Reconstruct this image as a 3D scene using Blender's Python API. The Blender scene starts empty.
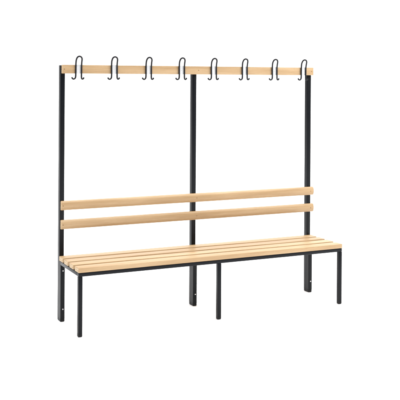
import bpy, bmesh, math, random
from mathutils import Vector, Matrix
random.seed(4)
S = bpy.context.scene
C = S.collection

# ------------------------------------------------------------------ materials
def new_mat(name):
    m = bpy.data.materials.new(name); m.use_nodes = True
    nt = m.node_tree; b = nt.nodes['Principled BSDF']
    return m, nt, b

def wood(name, dark, mid, light, end=False):
    m, nt, b = new_mat(name); N = nt.nodes; L = nt.links
    tc = N.new('ShaderNodeTexCoord'); oi = N.new('ShaderNodeObjectInfo')
    off = N.new('ShaderNodeVectorMath'); off.operation = 'MULTIPLY_ADD'
    L.new(oi.outputs['Random'], off.inputs[0]); off.inputs[1].default_value = (37, 19, 23)
    L.new(tc.outputs['Object'], off.inputs[2])
    def noise(scale, sx, sy, sz, detail, rough=.55, dist=0):
        mp = N.new('ShaderNodeMapping'); mp.inputs['Scale'].default_value = (sx, sy, sz)
        L.new(off.outputs[0], mp.inputs[0])
        n = N.new('ShaderNodeTexNoise'); n.inputs['Scale'].default_value = scale
        n.inputs['Detail'].default_value = detail; n.inputs['Roughness'].default_value = rough
        n.inputs['Distortion'].default_value = dist
        L.new(mp.outputs[0], n.inputs['Vector']); return n
    broad = noise(1, 1.6, 26, 26, 3, .5, .4)       # growth bands along the board
    fine = noise(1, 9, 300, 300, 3, .6)            # fine fibre
    fleck = noise(1, 55, 420, 420, 2, .5)          # short beech flecks
    mixv = N.new('ShaderNodeMath'); mixv.operation = 'MULTIPLY_ADD'
    L.new(fine.outputs['Fac'], mixv.inputs[0]); mixv.inputs[1].default_value = .38
    sc = N.new('ShaderNodeMath'); sc.operation = 'MULTIPLY'; sc.inputs[1].default_value = .62
    L.new(broad.outputs['Fac'], sc.inputs[0]); L.new(sc.outputs[0], mixv.inputs[2])
    cr = N.new('ShaderNodeValToRGB'); e = cr.color_ramp.elements
    e[0].position = .34; e[0].color = (*dark, 1); e[1].position = .66; e[1].color = (*light, 1)
    k = e.new(.5); k.color = (*mid, 1)
    L.new(mixv.outputs[0], cr.inputs[0])
    fr = N.new('ShaderNodeMapRange'); fr.inputs['From Min'].default_value = .62; fr.inputs['From Max'].default_value = .75
    fr.inputs['To Min'].default_value = 0; fr.inputs['To Max'].default_value = .3
    L.new(fleck.outputs['Fac'], fr.inputs[0])
    mx = N.new('ShaderNodeMix'); mx.data_type = 'RGBA'; mx.blend_type = 'MIX'
    L.new(fr.outputs[0], mx.inputs['Factor']); L.new(cr.outputs[0], mx.inputs[6])
    mx.inputs[7].default_value = (dark[0] * .75, dark[1] * .68, dark[2] * .6, 1)
    hs = N.new('ShaderNodeHueSaturation')          # each board its own tone
    vr = N.new('ShaderNodeMapRange'); vr.inputs['To Min'].default_value = .95; vr.inputs['To Max'].default_value = 1.05
    L.new(oi.outputs['Random'], vr.inputs[0]); L.new(vr.outputs[0], hs.inputs['Value'])
    L.new(mx.outputs[2], hs.inputs['Color']); L.new(hs.outputs[0], b.inputs['Base Color'])
    b.inputs['Roughness'].default_value = .42
    b.inputs['Specular IOR Level'].default_value = .35
    bp = N.new('ShaderNodeBump'); bp.inputs['Strength'].default_value = .12; bp.inputs['Distance'].default_value = .0006
    L.new(fine.outputs['Fac'], bp.inputs['Height']); L.new(bp.outputs[0], b.inputs['Normal'])
    return m

def end_grain():
    m, nt, b = new_mat('beech_end_grain'); N = nt.nodes; L = nt.links
    tc = N.new('ShaderNodeTexCoord'); mp = N.new('ShaderNodeMapping'); mp.inputs['Scale'].default_value = (60, 170, 330)
    L.new(tc.outputs['Object'], mp.inputs[0])
    n = N.new('ShaderNodeTexNoise'); n.inputs['Scale'].default_value = 1; n.inputs['Detail'].default_value = 3
    L.new(mp.outputs[0], n.inputs['Vector'])
    cr = N.new('ShaderNodeValToRGB'); e = cr.color_ramp.elements
    e[0].position = .36; e[0].color = (.26, .16, .075, 1); e[1].position = .52; e[1].color = (.56, .42, .26, 1)
    L.new(n.outputs['Fac'], cr.inputs[0]); L.new(cr.outputs[0], b.inputs['Base Color'])
    b.inputs['Roughness'].default_value = .6; b.inputs['Specular IOR Level'].default_value = .25
    return m

def metal(name, col, rough, metallic=0, spec=.5, bump=.06, scale=900):
    m, nt, b = new_mat(name); N = nt.nodes; L = nt.links
    tc = N.new('ShaderNodeTexCoord')
    n = N.new('ShaderNodeTexNoise'); n.inputs['Scale'].default_value = scale; n.inputs['Detail'].default_value = 2
    L.new(tc.outputs['Object'], n.inputs['Vector'])
    n2 = N.new('ShaderNodeTexNoise'); n2.inputs['Scale'].default_value = 6; n2.inputs['Detail'].default_value = 4
    L.new(tc.outputs['Object'], n2.inputs['Vector'])
    mr = N.new('ShaderNodeMapRange'); mr.inputs['To Min'].default_value = rough - .07; mr.inputs['To Max'].default_value = rough + .07
    L.new(n2.outputs['Fac'], mr.inputs[0]); L.new(mr.outputs[0], b.inputs['Roughness'])
    b.inputs['Base Color'].default_value = (*col, 1); b.inputs['Metallic'].default_value = metallic
    b.inputs['Specular IOR Level'].default_value = spec
    bp = N.new('ShaderNodeBump'); bp.inputs['Strength'].default_value = bump; bp.inputs['Distance'].default_value = .0004
    L.new(n.outputs['Fac'], bp.inputs['Height']); L.new(bp.outputs[0], b.inputs['Normal'])
    return m

BEECH = wood('beech', (.372, .238, .118), (.440, .293, .156), (.515, .364, .212))
ENDS = end_grain()
BLACK = metal('black_powder_coat', (.0036, .0045, .0065), .36, 0, .17)
PLASTIC = metal('black_plastic', (.004, .004, .005), .42, 0, .22, .03)
WIRE = metal('black_wire', (.004, .004, .006), .35, 0, .25, .02)
WHITE = metal('white_plate', (.62, .625, .635), .35, 0, .4, .02)
ZINC = metal('zinc', (.80, .80, .82), .25, 1, .5, .02)
BRASS = metal('dull_screw', (.22, .13, .06), .45, .7, .5, .02)

# ------------------------------------------------------------------ mesh helpers
def link(name, bm, mat, parent=None, smooth=True, origin=None):
    bmesh.ops.recalc_face_normals(bm, faces=bm.faces)
    if origin is None:
        mn = Vector((min(v.co[i] for v in bm.verts) for i in range(3)))
        mxx = Vector((max(v.co[i] for v in bm.verts) for i in range(3)))
        origin = (mn + mxx) / 2
    for v in bm.verts: v.co -= Vector(origin)
    me = bpy.data.meshes.new(name); bm.to_mesh(me); bm.free()
    me.materials.append(mat)
    if smooth:
        for p in me.polygons: p.use_smooth = True
        me.set_sharp_from_angle(angle=math.radians(38))
    o = bpy.data.objects.new(name, me); C.objects.link(o)
    base = Vector((0, 0, 0))
    if parent is not None:
        o.parent = parent
        q = parent
        while q is not None: base = base + q.location; q = q.parent
    o.location = Vector(origin) - base
    return o

def add_box(bm, x0, x1, y0, y1, z0, z1, r=.002, seg=3):
    a = bmesh.ops.create_cube(bm, size=1)['verts']
    for v in a:
        v.co = Vector(((x0 + x1) / 2 + v.co.x * (x1 - x0), (y0 + y1) / 2 + v.co.y * (y1 - y0), (z0 + z1) / 2 + v.co.z * (z1 - z0)))
    es = list({e for v in a for e in v.link_edges})
    if r: bmesh.ops.bevel(bm, geom=es, offset=r, segments=seg, affect='EDGES', profile=.5)

def box(name, mat, parent, *d, r=.002, seg=3):
    bm = bmesh.new(); add_box(bm, *d, r=r, seg=seg); return link(name, bm, mat, parent)

def board(name, mat, parent, x0, x1, prof, er=.003):
    """Extrude a closed (y,z) profile along X with the end edges softened."""
    bm = bmesh.new(); cy = sum(p[0] for p in prof) / len(prof); cz = sum(p[1] for p in prof) / len(prof)
    hy = max(p[0] for p in prof) - cy; hz = max(p[1] for p in prof) - cz
    rings = []
    xs = [(x0, er), (x0 + er * .3, er * .3), (x0 + er, 0)]
    n = 14
    xs += [(x0 + (x1 - x0) * i / n, 0) for i in range(1, n)]
    xs += [(x1 - er, 0), (x1 - er * .3, er * .3), (x1, er)]
    for x, ins in xs:
        ring = []
        for y, z in prof:
            ring.append(bm.verts.new((x, cy + (y - cy) * (1 - ins / hy), cz + (z - cz) * (1 - ins / hz))))
        rings.append(ring)
    k = len(prof)
    for a, b in zip(rings, rings[1:]):
        for i in range(k): bm.faces.new((a[i], a[(i + 1) % k], b[(i + 1) % k], b[i]))
    caps = [bm.faces.new(rings[0]), bm.faces.new(rings[-1])]
    for f in caps: f.material_index = 1
    o = link(name, bm, mat, parent); o.data.materials.append(ENDS)
    return o

def rrect(y0, y1, z0, z1, rad, seg=6):
    """Rounded rectangle; rad = radii at (y0,z0),(y1,z0),(y1,z1),(y0,z1)."""
    out = []
    for (cx, cz, a0, r) in ((y0 + rad[0], z0 + rad[0], 180, rad[0]), (y1 - rad[1], z0 + rad[1], 270, rad[1]),
                            (y1 - rad[2], z1 - rad[2], 0, rad[2]), (y0 + rad[3], z1 - rad[3], 90, rad[3])):
        for i in range(seg + 1):
            a = math.radians(a0 + 90 * i / seg); out.append((cx + r * math.cos(a), cz + r * math.sin(a)))
    return out

def bullnose(yb, flat, bulge, z0, h, n=22):
    """Board section with a softly rounded front face (flat back at yb)."""
    out = [(yb, z0 + h - .003), (yb, z0 + .003), (yb - .003, z0)]
    for i in range(n + 1):
        a = math.pi * (i / n - .5); c, q = math.cos(a), math.sin(a)
        out.append((yb - flat - bulge * max(c, 0) ** .8, z0 + h / 2 + h / 2 * math.copysign(abs(q) ** .85, q)))
    out.append((yb - .003, z0 + h))
    return out

def add_tube(bm, pts, r, n=12):
    pts = [Vector(p) for p in pts]; rings = []; up = Vector((0, 1, 0))
    for i, p in enumerate(pts):
        t = (pts[min(i + 1, len(pts) - 1)] - pts[max(i - 1, 0)]).normalized()
        up = (up - t * up.dot(t)).normalized(); s = t.cross(up)
        rr = r
        rings.append([bm.verts.new(p + (up * math.cos(2 * math.pi * k / n) + s * math.sin(2 * math.pi * k / n)) * rr) for k in range(n)])
    for a, b in zip(rings, rings[1:]):
        for k in range(n): bm.faces.new((a[k], a[(k + 1) % n], b[(k + 1) % n], b[k]))
    for ring, p, d in ((rings[0], pts[0], pts[0] - pts[1]), (rings[-1], pts[-1], pts[-1] - pts[-2])):   # ball ends
        d.normalize(); prev = ring
        for f in (.5, .85):
            cur = [bm.verts.new(p + (v.co - p) * math.sqrt(1 - f * f) + d * r * f) for v in ring]
            for k in range(n): bm.faces.new((prev[k], prev[(k + 1) % n], cur[(k + 1) % n], cur[k]))
            prev = cur
        bm.faces.new(prev)

def smooth_path(p, sub=6):
    p = [Vector(q) for q in p]; out = []
    for i in range(len(p) - 1):
        a, b, c, d = p[max(i - 1, 0)], p[i], p[i + 1], p[min(i + 2, len(p) - 1)]
        for j in range(sub):
            t = j / sub
            out.append(.5 * (2 * b + (c - a) * t + (2 * a - 5 * b + 4 * c - d) * t * t + (3 * b - a - 3 * c + d) * t ** 3))
    out.append(p[-1]); return out

def stud(name, mat, parent, x, y, z, r, h):
    """Domed screw or bolt head facing the front (-Y)."""
    bm = bmesh.new(); n = 16; prev = None
    for rr, yy in ((1, .002), (1, -.25 * h), (.85, -.65 * h), (.5, -.93 * h), (.18, -h)):
        dy = yy if yy > 0 else yy
        ring = [bm.verts.new((x + r * rr * math.cos(2 * math.pi * k / n), y + dy, z + r * rr * math.sin(2 * math.pi * k / n))) for k in range(n)]
        if prev:
            for k in range(n): bm.faces.new((prev[k], prev[(k + 1) % n], ring[(k + 1) % n], ring[k]))
        else: bm.faces.new(ring)
        prev = ring
    bm.faces.new(prev)
    return link(name, bm, mat, parent)

# ------------------------------------------------------------------ dimensions (metres; front of the bench is -Y)
LEN = 1.939; H = 1.650
UW, DU = .0305, .036            # upright width, depth
RW = .0285
LW = .026                       # leg tube
DL = .0285                      # depth of the rear leg in front of the upright
FRONT = .4265                   # front face of the seat frame
HS, HB = .384, .3602            # top and underside of the frame tubes
XM, XMF = .9715, .9687
FZ = -.007                      # floor level

bench = bpy.data.objects.new('cloakroom_bench', None); C.objects.link(bench)
bench.location = (LEN / 2, -.22, FZ); bench.empty_display_size = .2
bench['label'] = 'beech slatted bench with black steel frame, tall back posts and row of eight coat hooks'
bench['category'] = 'bench'

def foot(parent, x0, x1, y0, y1, h=.018, ov=.0002, rb=.006):
    bm = bmesh.new(); a = bmesh.ops.create_cube(bm, size=1)['verts']
    for v in a:
        v.co = Vector(((x0 + x1) / 2 + v.co.x * (x1 - x0 + 2 * ov), (y0 + y1) / 2 + v.co.y * (y1 - y0 + 2 * ov), FZ + h / 2 + v.co.z * h))
    vert = [e for e in bm.edges if abs(e.verts[0].co.z - e.verts[1].co.z) > h * .5]
    bmesh.ops.bevel(bm, geom=vert, offset=.004, segments=3, affect='EDGES', profile=.5)
    low = [e for e in bm.edges if e.verts[0].co.z < FZ + 1e-5 and e.verts[1].co.z < FZ + 1e-5]
    bmesh.ops.bevel(bm, geom=low, offset=rb, segments=4, affect='EDGES', profile=.5)
    return link('foot_cap', bm, PLASTIC, parent)

# uprights and rear legs
for cx, w in ((UW / 2, UW), (XM, UW), (LEN - UW / 2, UW)):
    u = box('upright', BLACK, bench, cx - w / 2, cx + w / 2, -DU, 0, FZ + .018, H, r=.0012)
    foot(u, cx - w / 2, cx + w / 2, -DU, 0)
for x0 in (.0003, XM - UW / 2 + .0003, LEN - UW + .0003):
    l = box('rear_leg', BLACK, bench, x0, x0 + RW, -DU - DL, -DU + .0015, FZ + .018, HS, r=.0012)
    foot(l, x0, x0 + RW, -DU - DL, -DU + .0035)
    for z in (.074, .322):
        stud('bolt', ZINC, l, x0 + RW * .57, -DU - DL, z, .0046, .0035)

# seat frame: front bar, side bars, front legs
X0, X1 = -.002, LEN + .002
box('front_bar', BLACK, bench, X0, X1, -FRONT, -FRONT + LW, HB, HS, r=.003)
for x0 in (X0, XMF - LW / 2, X1 - LW):
    box('cross_bar', BLACK, bench, x0, x0 + LW, -FRONT + LW + .0004, -DU - DL - .0004, HB + .0005, HS - .0005, r=.003)
    l = box('front_leg', BLACK, bench, x0, x0 + LW, -FRONT, -FRONT + LW, FZ + .018, HB - .0003, r=.0022)
    foot(l, x0, x0 + LW, -FRONT, -FRONT + LW, .020, .0005, .0075)

# seat slats
SW, SP, ST = .075, .105, .030
for i in range(4):
    y0 = -(FRONT + .003) + i * SP
    board('seat_slat', BEECH, bench, X0 - .001 + random.uniform(-.0008, .0008), X1 + .001 + random.uniform(-.0008, .0008),
          rrect(y0, min(y0 + SW, -DU - .0003), HS + .0004, HS + ST, (.003, .003, .0028, .0028)))

# backrest boards (rounded front) with screw heads
for b in (.7098, .5865):
    o = board('backrest_board', BEECH, bench, .0045, LEN + .014, bullnose(-DU - .0004, .0060, .0190, b, .0606))
    for x in (.016, XM + .012, LEN - .014):
        stud('screw', BRASS, o, x, -DU - .0250, b + .030, .0034, .0012)

# hook rail
RY = -DU - .0235; RZ, RH = 1.5969, .0562
rail = board('hook_rail', BEECH, bench, .0055, LEN + .006, rrect(RY, -DU - .0004, RZ, RZ + RH, (.003, .002, .002, .003), 4), .002)
for x in (.018, XM + .02, LEN - .012):
    stud('screw', BRASS, rail, x, RY, RZ + RH * .5, .0034, .0012)

# coat hooks: one bent wire each, looped over the top, both feet curled outwards
WR = .0053; HW = .0393
def make_hook(x):
    yw = RY - WR - .0016; z0 = RZ
    P = [(-.0250, -.001, 1.5690), (-.0225, -.002, 1.5645), (-.0165, -.002, 1.5610), (-.0085, -.001, 1.5625), (-.0020, 0, 1.5695),
         (0, 0, 1.582), (0, 0, 1.610), (0, 0, 1.640), (.0002, -.001, 1.660), (.0008, -.005, 1.681), (.0035, -.012, 1.696), (.0090, -.018, 1.7050),
         (.0175, -.0215, 1.7085), (.0265, -.0215, 1.7065), (.0335, -.0195, 1.7010), (.0380, -.015, 1.691), (.0385, -.008, 1.673), (.0390, -.002, 1.654), (.0393, 0, 1.635),
         (.0393, 0, 1.610), (.0393, 0, 1.584), (.0398, 0, 1.571), (.0425, .001, 1.5635), (.0475, .001, 1.5615), (.0525, .001, 1.5640), (.0550, .001, 1.5685)]
    bm = bmesh.new()
    add_tube(bm, smooth_path([(x + a - .0045, yw + b * .8, c) for a, b, c in P]), WR)
    h = link('coat_hook', bm, WIRE, bench)
    stud('screw', ZINC, h, x + HW / 2 - .0045, RY - .0022, RZ + RH * .45, .0042, .0014)
    h.rotation_euler = (0, math.radians(random.uniform(-.8, .8)), 0)
    p = box('mounting_plate', WHITE, h, x - .0033, x + HW - .0057, RY - .0022, RY + .0004, RZ - .0008, RZ + RH + .0012, r=.0008, seg=2)
    return h
for i in range(8):
    make_hook(.0981 + i * .2484)

# ------------------------------------------------------------------ floor
m, nt, b = new_mat('white_floor')
tc = nt.nodes.new('ShaderNodeTexCoord'); n = nt.nodes.new('ShaderNodeTexNoise'); n.inputs['Scale'].default_value = 3
nt.links.new(tc.outputs['Object'], n.inputs['Vector'])
cr = nt.nodes.new('ShaderNodeValToRGB'); cr.color_ramp.elements[0].color = (.94, .94, .94, 1); cr.color_ramp.elements[1].color = (.955, .955, .955, 1)
nt.links.new(n.outputs['Fac'], cr.inputs[0]); nt.links.new(cr.outputs[0], b.inputs['Base Color'])
b.inputs['Roughness'].default_value = .9; b.inputs['Specular IOR Level'].default_value = .1
bm = bmesh.new(); bmesh.ops.create_grid(bm, x_segments=8, y_segments=8, size=400)
for v in bm.verts: v.co.z = FZ
fl = link('floor', bm, m, None, False); fl['kind'] = 'structure'

# ------------------------------------------------------------------ light: bright white studio, darker behind the camera
W = bpy.data.worlds.new('World'); S.world = W; W.use_nodes = True
nt = W.node_tree; N = nt.nodes; L = nt.links; bg = N['Background']
tc = N.new('ShaderNodeTexCoord'); sp = N.new('ShaderNodeSeparateXYZ'); L.new(tc.outputs['Generated'], sp.inputs[0])
hy = N.new('ShaderNodeMapRange'); hy.interpolation_type = 'SMOOTHSTEP'
for k, v in (('From Min', .2), ('From Max', .93), ('To Min', .10), ('To Max', 1.5)): hy.inputs[k].default_value = v
dt = N.new('ShaderNodeVectorMath'); dt.operation = 'DOT_PRODUCT'; dt.inputs[1].default_value = (.42, .907, 0)
L.new(tc.outputs['Generated'], dt.inputs[0]); L.new(dt.outputs['Value'], hy.inputs[0])
hz = N.new('ShaderNodeMapRange'); hz.interpolation_type = 'SMOOTHSTEP'
for k, v in (('From Min', .42), ('From Max', .95), ('To Min', 0), ('To Max', 1)): hz.inputs[k].default_value = v
L.new(sp.outputs['Z'], hz.inputs[0])
mx = N.new('ShaderNodeMix'); mx.data_type = 'FLOAT'
L.new(hz.outputs[0], mx.inputs[0]); L.new(hy.outputs[0], mx.inputs[2]); mx.inputs[3].default_value = 4.2
L.new(mx.outputs[0], bg.inputs['Strength']); bg.inputs['Color'].default_value = (.985, .99, 1.0, 1)

def softbox(name, loc, target, w, h, power, col=(1, 1, 1)):
    l = bpy.data.lights.new(name, 'AREA'); l.shape = 'RECTANGLE'; l.size = w; l.size_y = h; l.energy = power; l.color = col
    o = bpy.data.objects.new(name, l); C.objects.link(o); o.location = loc
    o.rotation_euler = (Vector(target) - Vector(loc)).to_track_quat('-Z', 'Y').to_euler()
softbox('key_softbox', (3.0, -1.7, 2.9), (1.7, -.2, 1.0), 1.0, 1.0, 38, (1, .97, .92))

# ------------------------------------------------------------------ camera (level, lens shifted down)
yaw, pitch, roll, f, px, py = .4336, -.0018, .0061, 861.63, 168.05, 74.82
fw = Vector((math.sin(yaw), math.cos(yaw), 0)); rt = Vector((math.cos(yaw), -math.sin(yaw), 0)); up = Vector((0, 0, 1))
fw, up = fw * math.cos(pitch) - up * math.sin(pitch), fw * math.sin(pitch) + up * math.cos(pitch)
rt, up = rt * math.cos(roll) + up * math.sin(roll), up * math.cos(roll) - rt * math.sin(roll)
cd = bpy.data.cameras.new('camera'); cam = bpy.data.objects.new('camera', cd); C.objects.link(cam)
M = Matrix((rt, up, -fw)).transposed().to_4x4(); M.translation = Vector((-1.7143, -5.3983, 1.582)); cam.matrix_world = M
cd.sensor_width = 36; cd.lens = 36 * f / 400; cd.shift_x = (200 - px) / 400; cd.shift_y = -(200 - py) / 400
cd.clip_start = .05; cd.clip_end = 2000
S.camera = cam
S.view_settings.view_transform = 'Standard'; S.view_settings.look = 'None'; S.view_settings.exposure = 0; S.view_settings.gamma = 1
S.render.resolution_x = S.render.resolution_y = 1024
S.cycles.use_denoising = True
